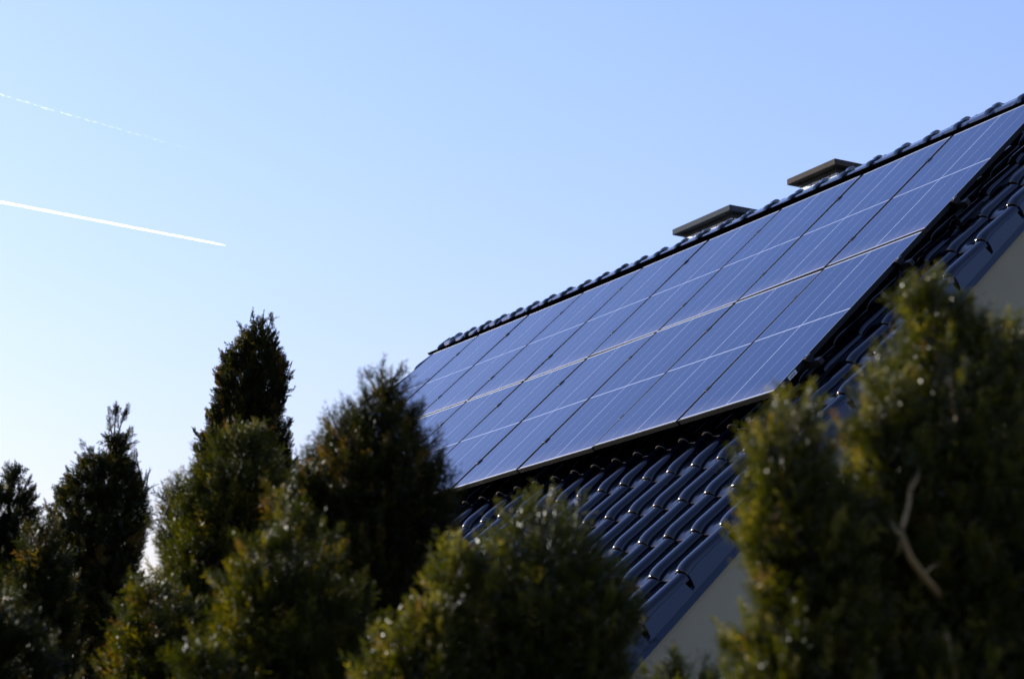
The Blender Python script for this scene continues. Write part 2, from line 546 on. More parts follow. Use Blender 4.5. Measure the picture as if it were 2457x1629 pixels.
# ------------------------------------------------------------------ solar panels
PH = 1.7306 * K        # row pitch
PWm = K - 0.020        # module width
PHm = PH - 0.020
def cell_mat():
    m = mat('solar_cells_under_glass', (0.006, 0.014, 0.045), 0.13, spec=0.21, coat=0.0, coat_rough=0.06)
    tc = N(m, 'ShaderNodeTexCoord'); sp = N(m, 'ShaderNodeSeparateXYZ')
    L(m, tc.outputs['Object'], sp.inputs[0])
    x, y = sp.outputs[0], sp.outputs[1]
    hw = PWm / 2 - 0.012; hh = PHm / 2 - 0.012
    def line(c, pos, w):            # 1 inside |c - pos| < w
        d = math_node(m, 'ABSOLUTE', math_node(m, 'SUBTRACT', c, pos))
        return math_node(m, 'LESS_THAN', d, w)
    pitch = (2 * hw - 0.012) / 6
    fr = math_node(m, 'ABSOLUTE', math_node(m, 'SUBTRACT', math_node(m, 'FRACT', math_node(m, 'DIVIDE', x, pitch)), 0.5))
    gaps = math_node(m, 'GREATER_THAN', fr, 0.5 - 0.0017 / pitch)
    mid = line(x, 0.0, 0.0026)
    half = line(y, 0.0, 0.0042)
    lo = math_node(m, 'LESS_THAN', y, -hh + 0.011)
    hi = math_node(m, 'GREATER_THAN', y, hh - 0.008)
    # busbars: fine pale ribbons along the length
    fb = math_node(m, 'ABSOLUTE', math_node(m, 'SUBTRACT', math_node(m, 'FRACT', math_node(m, 'MULTIPLY', x, 9.0 / pitch)), 0.5))
    bus = math_node(m, 'MULTIPLY', math_node(m, 'GREATER_THAN', fb, 0.48), 0.04)
    white = math_node(m, 'MAXIMUM', math_node(m, 'MAXIMUM', lo, hi), half)
    lines = math_node(m, 'MAXIMUM', math_node(m, 'MULTIPLY', gaps, 0.45), mid)
    allm = math_node(m, 'MAXIMUM', math_node(m, 'MAXIMUM', white, lines), bus)
    mx = N(m, 'ShaderNodeMix', data_type='RGBA')
    n = noise(m, 2.5, 5, 0.6)
    r = ramp(m, n.outputs[0], [(0.3, (0.002, 0.012, 0.060)), (0.7, (0.004, 0.018, 0.080))])
    # thin dust film, thicker along the lower edge
    oi = N(m, 'ShaderNodeObjectInfo')
    edge = math_node(m, 'SMOOTH_MIN', math_node(m, 'MULTIPLY', math_node(m, 'ADD', y, hh), 6.0), 1.0, 0.3)
    nd = noise(m, 38.0, 4, 0.7)
    dust = math_node(m, 'MULTIPLY', math_node(m, 'SUBTRACT', 1.0, edge), math_node(m, 'MULTIPLY', nd.outputs[0], 0.22))
    dust = math_node(m, 'ADD', math_node(m, 'MAXIMUM', dust, 0.0), math_node(m, 'MULTIPLY', math_node(m, 'MULTIPLY', nd.outputs[0], oi.outputs['Random']), 0.010))
    L(m, allm, mx.inputs[0]); L(m, r.outputs[0], mx.inputs[6]); mx.inputs[7].default_value = (0.50, 0.53, 0.60, 1)
    md = N(m, 'ShaderNodeMix', data_type='RGBA')
    L(m, dust, md.inputs[0]); L(m, mx.outputs[2], md.inputs[6]); md.inputs[7].default_value = (0.42, 0.36, 0.36, 1)
    L(m, md.outputs[2], PB(m).inputs['Base Color'])
    nr = noise(m, 6.0, 4, 0.6)
    rr = ramp(m, nr.outputs[0], [(0.3, (0.10,) * 3), (0.7, (0.16,) * 3)])
    L(m, rr.outputs[0], PB(m).inputs['Roughness'])
    return m
CELLS = cell_mat()
BACK = mat('panel_backsheet', (0.03, 0.03, 0.03), 0.7)

LIP = 0.009
def panel_meshes():
    hw, hh = PWm / 2, PHm / 2
    fr = MB()
    # frame of four bars, local: x along ridge, y up the slope, z out
    for (x0, x1, y0, y1) in ((-hw, -hw + LIP, -hh, hh), (hw - LIP, hw, -hh, hh), (-hw + LIP, hw - LIP, -hh, -hh + LIP), (-hw + LIP, hw - LIP, hh - LIP, hh)):
        fr.box(x0, x1, y0, y1, -0.035, 0.0, bev=0.0008)
    gl = MB(); gl.box(-hw + LIP, hw - LIP, -hh + LIP, hh - LIP, -0.006, -0.0018)
    bk_ = MB(); bk_.box(-hw + LIP, hw - LIP, -hh + LIP, hh - LIP, -0.010, -0.0062)
    cl = []
    for sy in (-1, 1):
        c1 = MB()
        c1.box(hw - 0.006, hw + 0.026, sy * PHm * 0.30 - 0.030, sy * PHm * 0.30 + 0.030, 0.0006, 0.0046, bev=0.001)
        cl.append(c1)
    return fr, gl, bk_, cl
def panel_matrix(col, row):
    uc, vc = col + 0.5, (row + 0.5) * 1.7306
    c = rp(uc, vc, 0.0)
    e = 0.5
    x = rp(uc + e, vc, 0) - rp(uc - e, vc, 0); x /= np.linalg.norm(x)
    y = -V; z = np.cross(x, y); z /= np.linalg.norm(z); y = np.cross(z, x)
    z2 = z + rng.normal(0, 0.0022, 3); z2 /= np.linalg.norm(z2); y = np.cross(z2, x); y /= np.linalg.norm(y); x = np.cross(y, z2)
    mt = Matrix(((x[0], y[0], z2[0], c[0]), (x[1], y[1], z2[1], c[1]), (x[2], y[2], z2[2], c[2]), (0, 0, 0, 1)))
    return mt
ords = ['first', 'second', 'third', 'fourth', 'fifth', 'sixth', 'seventh', 'eighth', 'ninth']
proto = None
for row in (0, 1):
    for colm in range(9):
        mt = panel_matrix(colm, row)
        if colm == 0:
            lab = 'blue solar panel at the far left end of the upper row, under the ridge' if row == 0 else 'blue solar panel at the far left end of the lower row, behind the central thuja'
        elif colm == 8:
            lab = ('blue solar panel at the right end of the upper row, cut by the frame', 'blue solar panel at the right end of the lower row, with a small sticker')[row]
        else:
            lab = ('blue solar panel, %s from the right end in the %s row' % (ords[8 - colm], ('upper', 'lower')[row]))
        if proto is None:
            t = empty('solar_panel', mt)
            fr, gl, bk_, cl = panel_meshes()
            parts = [fr.build('frame', FRAME, t, world=False), gl.build('glass', CELLS, t, world=False),
                     bk_.build('backsheet', BACK, t, world=False)]
            parts += [c1.build('clamp', FRAME, t, world=False) for c1 in cl]
            proto = (t, parts)
        else:
            t = proto[0].copy(); COL.objects.link(t); t.matrix_world = mt; ROOTM[t.name] = mt.copy()
            for p in proto[1]:
                if p.name.startswith('clamp') and colm == 8:
                    continue
                c_ = p.copy(); COL.objects.link(c_); c_.parent = t
        tag(t, label=lab, cat='solar panel', group='solar panels in two rows on the roof')
        if row == 1 and colm == 8:
            st = MB(); hw = PWm / 2
            st.box(hw + .0002, hw + .001, -PHm / 2 + .15, -PHm / 2 + .235, -0.031, -0.006)
            s_ = st.build('sticker', mat('sticker_paper', (0.55, 0.6, 0.65), 0.6), t, world=False)
            st = MB()
            for q in range(9):
                a = -PHm / 2 + .163 + q * .0068
                st.box(hw + .0011, hw + .0014, a, a + (.003 if q % 3 else .0045), -0.026, -0.013)
            st.build('bar_print', mat('sticker_ink', (0.02, 0.02, 0.02), 0.6), s_, world=False)

# rails and hooks
rail_names = ['upper rail under the top panel row', 'lower rail under the top panel row', 'upper rail under the bottom panel row', 'lower rail under the bottom panel row']
for i, v in enumerate((0.2 * 1.7306, 0.8 * 1.7306, 1.2 * 1.7306, 1.8 * 1.7306)):
    c = rp(4.5, v, -0.08)
    mt = Matrix(((U[0], -V[0], NO[0], c[0]), (U[1], -V[1], NO[1], c[1]), (U[2], -V[2], NO[2], c[2]), (0, 0, 0, 1)))
    t = empty('mounting_rail', mt, label='black aluminium %s, its end showing beside the tiles' % rail_names[i], cat='mounting rail', group='rails carrying the solar panels')
    r_ = MB()
    us = np.linspace(-0.03, 9.10, 19)
    for a, b in zip(us[:-1], us[1:]):
        def T(x, y, z, v=v, a=a, b=b):
            uu = a + (b - a) * x
            return tuple(rp(uu, v, 0) - y * V + z * NO)
        r_.box(0, 1, -0.02, 0.02, -0.076, -0.037, T=T)
    r_.build('rail', ALU, t)
    for uh in (9.02, 6.9, 4.8, 2.6, 0.6):
        h_ = MB()
        def T(x, y, z, v=v, uh=uh):
            return tuple(rp(uh, v, 0) + x * U - y * V + z * NO)
        h_.box(-0.018, 0.018, -0.10, 0.03, -0.086, -0.0765, T=T)
        h_.box(-0.018, 0.018, -0.10, -0.093, -0.16, -0.086, T=T)
        h_.box(-0.018, 0.018, -0.10, 0.20, -0.168, -0.160, T=T)
        h_.build('roof_hook', ALU, t)
    e_ = MB()
    def T(x, y, z, v=v):
        return tuple(rp(9.0, v, 0) + x * U - y * V + z * NO)
    e_.box(-0.008, 0.030, -0.028, 0.028, -0.036, 0.004, T=T, bev=0.001)
    ec = e_.build('end_clamp', FRAME, t)
    b_ = MB()
    p0 = np.array(T(0.016, 0, 0.004)); b_.tube([p0, p0 + .007 * NO], [.0065, .006], 10)
    b_.build('bolt', BOLT, ec)

# ------------------------------------------------------------------ contrails
def px_ray(x, y):
    d = M @ np.array([(x - W / 2) / F, (y - H / 2) / F, 1.0])
    return d / np.linalg.norm(d)
def sky_pt(x, y, alt=9000.0):
    d = px_ray(x, y); t = (alt - C[2]) / d[2]
    return C + t * d, t
def contrail_mat():
    m = bpy.data.materials.new('ice_crystal_trail'); m.use_nodes = True
    nt = m.node_tree; nt.nodes.clear()
    d = N(m, 'ShaderNodeBsdfDiffuse'); d.inputs[0].default_value = (0.95, 0.95, 0.95, 1)
    tr = N(m, 'ShaderNodeBsdfTranslucent'); tr.inputs[0].default_value = (0.95, 0.95, 0.95, 1)
    ad = N(m, 'ShaderNodeAddShader'); L(m, d.outputs[0], ad.inputs[0]); L(m, tr.outputs[0], ad.inputs[1])
    tp = N(m, 'ShaderNodeBsdfTransparent'); mx = N(m, 'ShaderNodeMixShader'); lw = N(m, 'ShaderNodeLayerWeight'); lw.inputs[0].default_value = 0.35
    out = N(m, 'ShaderNodeOutputMaterial')
    L(m, lw.outputs['Facing'], mx.inputs[0]); L(m, ad.outputs[0], mx.inputs[1]); L(m, tp.outputs[0], mx.inputs[2])
    L(m, mx.outputs[0], out.inputs[0])
    return m
TRAIL = contrail_mat()
a, ta = sky_pt(-60, 473); b, tb = sky_pt(542, 589)
mb = MB(); pts = []; rad = []
for s in np.linspace(0, 1, 40):
    p = a + (b - a) * s; pts.append(p)
    w = (1.8 * (1 - s) + 0.9 * s) * (min(1, (1.0 - s) / .06) ** .5 + .15) * (1 + .05 * math.sin(s * 70))
    rad.append(w / F * np.linalg.norm(p - C))
mid = (a + b) / 2
tm = Matrix.Translation(Vector(mid))
t = mesh_obj('contrail', np.array(0), [], TRAIL) if False else None
mb.tube(pts, rad, 12)
o = mesh_obj('contrail', np.array(mb.v) - mid, mb.f, TRAIL, smooth=True); o.location = Vector(mid)
tag(o, 'solid bright white contrail, the lower one, ending in a thin point', 'contrail')
pts = [(-20, 220), (2, 227), (95, 256), (202, 286), (342, 326), (479, 365), (575, 392), (727, 438), (833, 468)]
px = np.array(pts, float)
r2 = np.random.default_rng(3)
pts = []; rad = []
for xx in np.arange(-10, 640, 1.6):
    fade = max(0.0, 1 - max(xx, 0) / 560)
    yy = np.interp(xx, px[:, 0], px[:, 1]) + r2.normal(0, .7)
    clump = math.sin(xx * .31) + math.sin(xx * .117 + 1) + r2.normal(0, .7)
    on = clump > 0.75 - 1.0 * fade
    p, tt = sky_pt(xx, yy)
    pts.append(p); rad.append(((0.10 + 1.9 * fade ** 1.2 * r2.uniform(.4, 1.1)) * .32 if on else 0.02) / F * tt)
mb = MB(); mb.tube(pts, rad, 6)
bv, bf = mb.v, mb.f
mid = np.mean(bv, axis=0)
def thin_mat():
    m = contrail_mat(); m.name = 'thin_breaking_trail'
    lw = [n for n in m.node_tree.nodes if n.bl_idname == 'ShaderNodeLayerWeight'][0]
    mx = [n for n in m.node_tree.nodes if n.bl_idname == 'ShaderNodeMixShader'][0]
    nz = noise(m, 0.002, 2)
    L(m, math_node(m, 'MAXIMUM', lw.outputs['Facing'], math_node(m, 'ADD', math_node(m, 'MULTIPLY', nz.outputs[0], 0.5), 0.38)), mx.inputs[0])
    return m
o = mesh_obj('contrail', np.array(bv) - mid, bf, thin_mat(), smooth=True); o.location = Vector(mid)
tag(o, 'faint broken dotted contrail, the upper one, dissolving to the right', 'contrail')

# ------------------------------------------------------------------ thuja trees
def frond(seed, dense=True):
    """flat spray of scale leaves, unit length along +y; returns quads (n,4,3) and tints (n,)"""
    r = np.random.default_rng(seed)
    q = []; t = []
    def ribbon(p, d, ln, w0, w1, roll, tint):
        d = d / np.linalg.norm(d)
        s = np.cross(d, [0, 0, 1.0]); s /= np.linalg.norm(s)
        up = np.cross(s, d)
        s = s * math.cos(roll) + up * math.sin(roll)
        e = p + d * ln
        q.append([p - s * w0, p + s * w0, e + s * w1, e - s * w1]); t.append(tint)
        return e
    p = np.array([0, 0, 0.0]); d = np.array([0, 1.0, 0])
    nseg = 7 if dense else 4
    side = 1
    for i in range(nseg):
        f = i / nseg
        d = d + np.array([r.normal(0, .08), 0, r.normal(0, .10)]); d /= np.linalg.norm(d)
        e = ribbon(p, d, 1.05 / nseg, .020 - .008 * f, .016 - .008 * f, r.uniform(-.7, .7), 0.3 + .5 * f)
        for sd_ in ((1, -1) if dense else (1, -1)):
            ln = (0.52 - 0.36 * f) * r.uniform(.75, 1.2)
            ang_ = sd_ * r.uniform(.65, 1.0)
            dd = np.array([math.sin(ang_) * d[1] + d[0], math.cos(ang_) * d[1], d[2] + r.normal(0, .25)])
            pp = p + (e - p) * r.uniform(.2, .9)
            m_ = ribbon(pp, dd, ln * .55, .024, .024, r.uniform(-.9, .9), .35 + .4 * f + r.uniform(0, .15))
            d2 = dd / np.linalg.norm(dd) + np.array([-.25 * sd_, .35, r.normal(0, .2)])
            ribbon(m_, d2, ln * .5, .024, .010, r.uniform(-.9, .9), .55 + .35 * f + r.uniform(0, .1))
            if dense:
                for g_ in (.35, .75):
                    a2 = ang_ + sd_ * r.uniform(.5, .8)
                    pb = pp + (m_ - pp) * g_
                    ribbon(pb, np.array([math.sin(a2), math.cos(a2), r.normal(0, .3)]), ln * .32, .022, .010, r.uniform(-.9, .9), .5 + .3 * f)
                    ribbon(pb, np.array([math.sin(ang_ - sd_ * .6), math.cos(ang_ - sd_ * .6), r.normal(0, .3)]), ln * .32, .022, .010, r.uniform(-.9, .9), .5 + .3 * f)
        p = e
    return np.array(q), np.array(t)
DENSE = [frond(s, True) for s in range(8)]
LIGHT = [frond(100 + s, False) for s in range(8)]

def build_fronds(pos, dirs, length, tint0, kinds, r):
    """returns verts, faces, tints for fronds at pos pointing along dirs"""
    V_, T_ = [], []
    which = r.integers(0, len(kinds), len(pos))
    rnd = r.normal(size=(len(pos), 3))
    y = dirs / np.linalg.norm(dirs, axis=1)[:, None]
    x = np.cross(y, rnd); x /= np.linalg.norm(x, axis=1)[:, None]
    z = np.cross(x, y)
    Bm = np.stack([x, y, z], 1) * length[:, None, None]      # rows: local axes
    for k, (q, t) in enumerate(kinds):
        ii = np.where(which == k)[0]
        if len(ii) == 0: continue
        vv = np.einsum('qvc,ncd->nqvd', q, Bm[ii]) + pos[ii][:, None, None, :]
        V_.append(vv.reshape(-1, 3))
        tt = np.clip(t[None, :] * 0.55 + tint0[ii][:, None], 0, 1)
        T_.append(np.repeat(tt.reshape(-1), 4))
    Vv = np.concatenate(V_); Tt = np.concatenate(T_)
    return Vv, np.arange(len(Vv)).reshape(-1, 4), Tt

def lump(th, z, ph):
    return (np.sin(3 * th + ph[0] + 5 * z) * .5 + np.sin(5 * th - 9 * z + ph[1]) * .35 + np.sin(2 * th + 14 * z + ph[2]) * .4 + np.sin(9 * th + 23 * z + ph[3]) * .25)

TREES_STAT = []
def tree(lobes, dist, label, fmat, seed, frond_len=0.075, dense=False, dens=1.0, tuft_gap=0.05, sprigs=(), bare=(), group=None, core_k=0.62, brown=0.1):
    """lobes: list of outlines [(y_px, x_left, x_right), ...] from the top down, with a distance offset"""
    r = np.random.default_rng(seed)
    allV, allF, allT = [], [], []; nv = 0
    coreV, coreF = [], []
    axis_pts = None
    for li, (rows, doff) in enumerate(lobes):
        rows = np.array(rows, float)
        yy, xl, xr = rows[:, 0], rows[:, 1], rows[:, 2]
        D = dist + doff
        def to_w(xp, yp):
            d = M @ np.array([(xp - W / 2) / F, (yp - H / 2) / F, 1.0])
            t = D / d[1]
            return C + t * d, t
        ax = []; rad = []
        for y_, a_, b_ in rows:
            p, t = to_w((a_ + b_) / 2, y_)
            ax.append(p); rad.append((b_ - a_) / 2 / F * t)
        ax = np.array(ax); rad = np.array(rad)
        ax[:, 2] -= 0.75 * frond_len
        zlow = ax[-1, 2]
        # carry the crown on down to the ground
        steps = 5
        for s in range(1, steps + 1):
            zz = zlow * (1 - s / steps) + 0.12 * (s / steps)
            ax = np.vstack([ax, [ax[len(rows) - 1, 0], ax[len(rows) - 1, 1], zz]])
            rad = np.append(rad, rad[len(rows) - 1] * (1 + 0.12 * math.sin(s / steps * 2.6)))
        if axis_pts is None or len(axis_pts[1]) == 0 or ax[0, 2] > axis_pts[0][0, 2]:
            axis_pts = (ax, rad)
        zs = ax[:, 2]; o_ = np.argsort(zs)
        fx = lambda z: np.interp(z, zs[o_], ax[o_, 0]); fy = lambda z: np.interp(z, zs[o_], ax[o_, 1]); fr = lambda z: np.interp(z, zs[o_], rad[o_])
        ztop, zbot = zs.max(), zs.min()
        # visible limit (bottom edge of the photograph at this distance)
        _, tt = to_w(W / 2, H + 90); zvis = (C + tt * (M @ np.array([0, (H / 2 + 90) / F, 1.0])))[2]
        ph = r.uniform(0, 6.28, 4)
        # sample tufts on the surface
        zgrid = np.linspace(zbot, ztop, 400)
        circ = 2 * math.pi * np.maximum(fr(zgrid), 0.02)
        wgt = circ * np.where(zgrid < zvis, 0.22, 1.0)
        area = np.trapezoid(wgt, zgrid) if hasattr(np, 'trapezoid') else np.trapz(wgt, zgrid)
        n = int(area / tuft_gap ** 2 * dens)
        cdf = np.cumsum(wgt); cdf /= cdf[-1]
        z = np.interp(r.random(n), cdf, zgrid) + r.normal(0, .004, n)
        th = r.uniform(-math.pi, math.pi, n)
        back = np.cos(th - math.pi / 2) > 0.35       # far side from the camera
        keep = ~back | (r.random(n) < 0.55)
        z, th = z[keep], th[keep]; n = len(z)
        lm = lump(th, z, ph)
        rr = fr(z) * (1 - 0.17 + 0.14 * lm)
        outd = np.stack([np.cos(th), np.sin(th), np.zeros(n)], 1)
        upk = r.uniform(.7, 1.6, n)
        D0 = outd * r.uniform(.5, 1.0, n)[:, None] + Z[None, :] * upk[:, None] + r.normal(0, .22, (n, 3))
        D0 /= np.linalg.norm(D0, axis=1)[:, None]
        c = np.stack([fx(z), fy(z), z], 1) + outd * (rr - frond_len * .6)[:, None].clip(0.0)
        m_per = 6
        # each tuft: several sprays fanned about its direction
        pos = np.repeat(c, m_per, 0) + r.normal(0, tuft_gap * .45, (n * m_per, 3))
        dr = np.repeat(D0, m_per, 0) + r.normal(0, .38, (n * m_per, 3))
        ln = frond_len * r.uniform(.6, 1.25, n * m_per)
        tuft_t = r.normal(-0.03, .10, n) + np.where(r.random(n) < brown, .45, 0) + 0.10 * np.maximum(lm, 0)
        t0 = np.repeat(tuft_t, m_per) + r.normal(0, .06, n * m_per)
        # plumes: small upright branch ends that stand proud of the crown
        npl = max(6, int(area / 0.0065 * dens))
        zp = np.interp(r.random(npl), cdf, zgrid); tp_ = r.uniform(-math.pi, math.pi, npl)
        op = np.stack([np.cos(tp_), np.sin(tp_), np.zeros(npl)], 1)
        pl = frond_len * r.uniform(1.3, 2.7, npl)
        dp = op * r.uniform(.25, .7, npl)[:, None] + Z[None, :] + r.normal(0, .12, (npl, 3)); dp /= np.linalg.norm(dp, axis=1)[:, None]
        bp = np.stack([fx(zp), fy(zp), zp], 1) + op * (fr(zp) * (.86 + .13 * lump(tp_, zp, ph)) - frond_len * .55).clip(0)[:, None] - Z * (pl * .55)[:, None]
        npf = 22
        sf = r.random((npl, npf)) ** .8
        pp = bp[:, None, :] + dp[:, None, :] * (sf * pl[:, None])[..., None]
        pd = dp[:, None, :] + r.normal(0, .55, (npl, npf, 3)) * (1.15 - sf)[..., None]
        pp = pp + r.normal(0, .1, pp.shape) * (pl[:, None] * (1 - sf))[..., None]
        pln = frond_len * r.uniform(.55, .95, (npl, npf)) * (1.1 - .45 * sf)
        pt = (r.normal(0.10, .12, npl) + np.where(r.random(npl) < brown, .30, 0))[:, None] + .12 * sf + r.normal(0, .05, (npl, npf)) - .05
        pos = np.vstack([pos, pp.reshape(-1, 3)]); dr = np.vstack([dr, pd.reshape(-1, 3)]); ln = np.append(ln, pln.ravel()); t0 = np.append(t0, pt.ravel())
        # interior: sparser larger sprays
        k = int(n * m_per * .18)
        sel = r.integers(0, n, k)
        inner = np.stack([fx(z[sel]), fy(z[sel]), z[sel]], 1) + outd[sel] * (rr[sel] * r.uniform(.35, .85, k))[:, None]
        pos = np.vstack([pos, inner]); dr = np.vstack([dr, D0[sel] + r.normal(0, .4, (k, 3))]); ln = np.append(ln, frond_len * r.uniform(1.0, 1.6, k))
        t0 = np.append(t0, np.full(k, -.05))
        v, f, t = build_fronds(pos, dr, ln, t0, DENSE if dense else LIGHT, r)
        allV.append(v); allF.append(f + nv); allT.append(t); nv += len(v)
        # solid dark core in place of inner foliage, added to stop sky leaking through
        nz, na = 26, 18
        b0 = len(coreV)
        ztc = ztop - 0.30 * min(rad.max() * 2.2, (ztop - zbot) * .5)
        for i in range(nz):
            zz = zbot + (ztc - zbot) * i / (nz - 1)
            for j in range(na):
                a_ = 2 * math.pi * j / na
                q = core_k * fr(zz) * (1 + .12 * lump(np.array([a_]), np.array([zz]), ph)[0] + r.normal(0, .05)) * (1 if i < nz - 1 else .15)
                coreV.append((float(fx(zz)) + q * math.cos(a_), float(fy(zz)) + q * math.sin(a_), zz))
        for i in range(nz - 1):
            for j in range(na):
                j2 = (j + 1) % na
                coreF.append((b0 + i * na + j, b0 + i * na + j2, b0 + (i + 1) * na + j2, b0 + (i + 1) * na + j))
        coreF.append(tuple(b0 + (nz - 1) * na + j for j in range(na)))
    # sprigs that stick out: (x0, y0, x1, y1, spread px, amount)
    mbt = MB()
    for (x0, y0, x1, y1, spread, amt) in sprigs:
        D = dist
        def to_w(xp, yp, D=D):
            d = M @ np.array([(xp - W / 2) / F, (yp - H / 2) / F, 1.0]); t = D / d[1]; return C + t * d, t
        p0, t0_ = to_w(x0, y0); p1, _ = to_w(x1, y1)
        amt = max(4, int(amt * .6)); s = r.random(amt) ** .8
        jit = spread / F * t0_
        d0 = (p1 - p0) / np.linalg.norm(p1 - p0)
        p0 = p0 - d0 * frond_len * .4
        pos = p0 + (p1 - p0) * (s * .75)[:, None] + r.normal(0, jit * .2, (amt, 3))
        dr = d0[None, :] + r.normal(0, .62, (amt, 3)) * (1.25 - s)[:, None] + Z * .2
        v, f, t = build_fronds(pos, dr, frond_len * r.uniform(.6, 1.0, amt), r.normal(.15, .12, amt), DENSE if dense else LIGHT, r)
        allV.append(v); allF.append(f + nv); allT.append(t); nv += len(v)
        mbt.tube([p0 - d0 * .08, p0, p1], [.006, .004, .0015], 5)
    Vv = np.concatenate(allV); Ff = np.concatenate(allF); Tt = np.concatenate(allT)
    ax, rad = axis_pts
    root = empty('thuja_tree', Matrix.Translation(Vector((ax[-1, 0], ax[-1, 1], 0.0))), label=label, cat='tree', group=group or 'thuja trees in front of the house')
    cr = mesh_obj('crown', Vv, Ff, fmat, root)
    at = cr.data.attributes.new('tint', 'FLOAT', 'POINT')
    at.data.foreach_set('value', Tt.astype(np.float32))
    cc = mesh_obj('crown_core', np.array(coreV), coreF, CORE, root)
    n = len(ax)
    tp = [(ax[-1, 0], ax[-1, 1], -0.05)] + [tuple(ax[i]) for i in range(n - 1, 0, -1)]
    tr_ = [0.05] + list(np.interp([ax[i][2] for i in range(n - 1, 0, -1)], [0, ax[0, 2]], [0.045, 0.006]))
    mbt.tube(tp, tr_, 8)
    mbt.build('trunk', BARK, root, smooth=True)
    for pts_, r0, r1 in bare:
        mb2 = MB(); P = []
        for (xp, yp, dd) in pts_:
            d = M @ np.array([(xp - W / 2) / F, (yp - H / 2) / F, 1.0]); P.append(C + (dist + dd) / d[1] * d)
        mb2.tube(P, list(np.linspace(r0, r1, len(P))), 8)
        mb2.build('bare_limb', PALEBARK, root, smooth=True)
    TREES_STAT.append((label, len(Ff)))
    return root
CORE = mat('crown_core_dark', (0.006, 0.006, 0.003), 0.95, spec=0.05)
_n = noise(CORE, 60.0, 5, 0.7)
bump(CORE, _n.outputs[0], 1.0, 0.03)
GREEN = foliage_mat('thuja_green', (0.003, 0.004, 0.001), (0.030, 0.033, 0.003), (0.14, 0.115, 0.016), trans=0.48)
GREEN2 = foliage_mat('thuja_dark_green', (0.002, 0.004, 0.001), (0.019, 0.021, 0.003), (0.095, 0.066, 0.012), trans=0.45)
BRIGHT = foliage_mat('thuja_yellow_green', (0.004, 0.005, 0.001), (0.047, 0.049, 0.005), (0.22, 0.185, 0.040), 0.36, 0.42, 0.48)

# 1 tallest, far and sharp
tree([([(775, 604, 640), (797, 582, 655), (830, 548, 676), (865, 530, 692), (900, 524, 698), (940, 518, 696), (975, 506, 684), (1005, 496, 680), (1040, 482, 698), (1080, 470, 704), (1130, 455, 702), (1200, 430, 712), (1400, 400, 730), (1629, 390, 745)], 0)],
     11.0, 'tallest thuja with a narrow pointed top, standing behind the others', GREEN2, 1, frond_len=0.054, dense=True, tuft_gap=0.042,
     sprigs=[(614, 790, 604, 742, 12, 16), (630, 780, 634, 742, 12, 16), (640, 800, 656, 752, 12, 14), (590, 815, 572, 770, 10, 10), (655, 800, 664, 790, 10, 8), (690, 900, 701, 868, 8, 8), (690, 1040, 703, 1000, 8, 8)], brown=.14)
# 2 second, left, with forked tip
tree([([(1078, 225, 285), (1090, 200, 305), (1112, 178, 330), (1140, 155, 350), (1180, 132, 360), (1230, 112, 364), (1290, 100, 356), (1340, 95, 350), (1400, 90, 345), (1500, 80, 350), (1629, 70, 360)], 0),
      ([(1042, 268, 296), (1060, 262, 308), (1078, 256, 304), (1100, 252, 300), (1300, 240, 310)], 0)],
     8.2, 'thuja with a thin forked leader sticking up from its round top', GREEN2, 2, frond_len=0.053, dense=True, tuft_gap=0.041, core_k=.3, dens=.72,
     sprigs=[(268, 1040, 258, 975, 10, 14), (275, 1030, 280, 962, 12, 16), (285, 1035, 305, 972, 12, 16), (300, 1060, 312, 1020, 10, 12), (215, 1085, 205, 1066, 12, 10), (330, 1110, 326, 1092, 10, 8), (350, 1170, 360, 1120, 8, 8)], brown=.12)
# 3 cut by the left edge
tree([([(1128, 10, 55), (1160, -20, 78), (1200, -45, 86), (1250, -60, 84), (1300, -75, 78), (1400, -80, 80), (1629, -90, 85)], 0)],
     8.8, 'small thuja cut off by the left edge of the photo', GREEN2, 3, frond_len=0.053, dense=True, tuft_gap=0.041, core_k=.35, dens=.75,
     sprigs=[(20, 1140, 14, 1112, 10, 12), (40, 1140, 48, 1118, 10, 12), (62, 1165, 78, 1140, 10, 10)])
# 4 low, in front of the second
tree([([(1258, 78, 125), (1290, 60, 145), (1340, 46, 160), (1390, 32, 172), (1450, 18, 185), (1540, 0, 205), (1629, -10, 215)], 0)],
     6.4, 'low round thuja with a yellow green left flank, below the forked one', GREEN2, 4, frond_len=0.062, tuft_gap=0.040,
     sprigs=[(80, 1290, 66, 1262, 12, 10), (30, 1420, 10, 1400, 12, 10)])
# 5 lowest left corner
tree([([(1430, -80, 45), (1460, -120, 75), (1500, -140, 105), (1560, -160, 140), (1629, -180, 180)], 0)],
     5.0, 'lowest thuja filling the bottom left corner', GREEN2, 5, frond_len=0.058, tuft_gap=0.036, sprigs=[(20, 1450, 14, 1430, 14, 10)])
# 6 in front of the tallest
tree([([(1020, 560, 615), (1045, 530, 650), (1080, 490, 675), (1120, 455, 692), (1165, 430, 700), (1220, 412, 705), (1280, 400, 705), (1340, 385, 705), (1400, 372, 705), (1480, 345, 700), (1629, 320, 700)], 0),
      ([(1165, 395, 430), (1200, 388, 450), (1300, 385, 470), (1420, 375, 500)], .7),
      ([(1385, 330, 400), (1420, 300, 460), (1470, 278, 500), (1540, 266, 520), (1629, 255, 540)], -.7)],
     6.2, 'broad thuja with a pale top, right in front of the tallest one', GREEN, 6, frond_len=0.062, tuft_gap=0.040,
     sprigs=[(575, 1040, 570, 1014, 14, 12), (600, 1040, 606, 1018, 14, 12), (405, 1190, 398, 1165, 10, 10), (425, 1165, 432, 1148, 10, 8), (280, 1460, 258, 1440, 12, 12)], brown=.16)
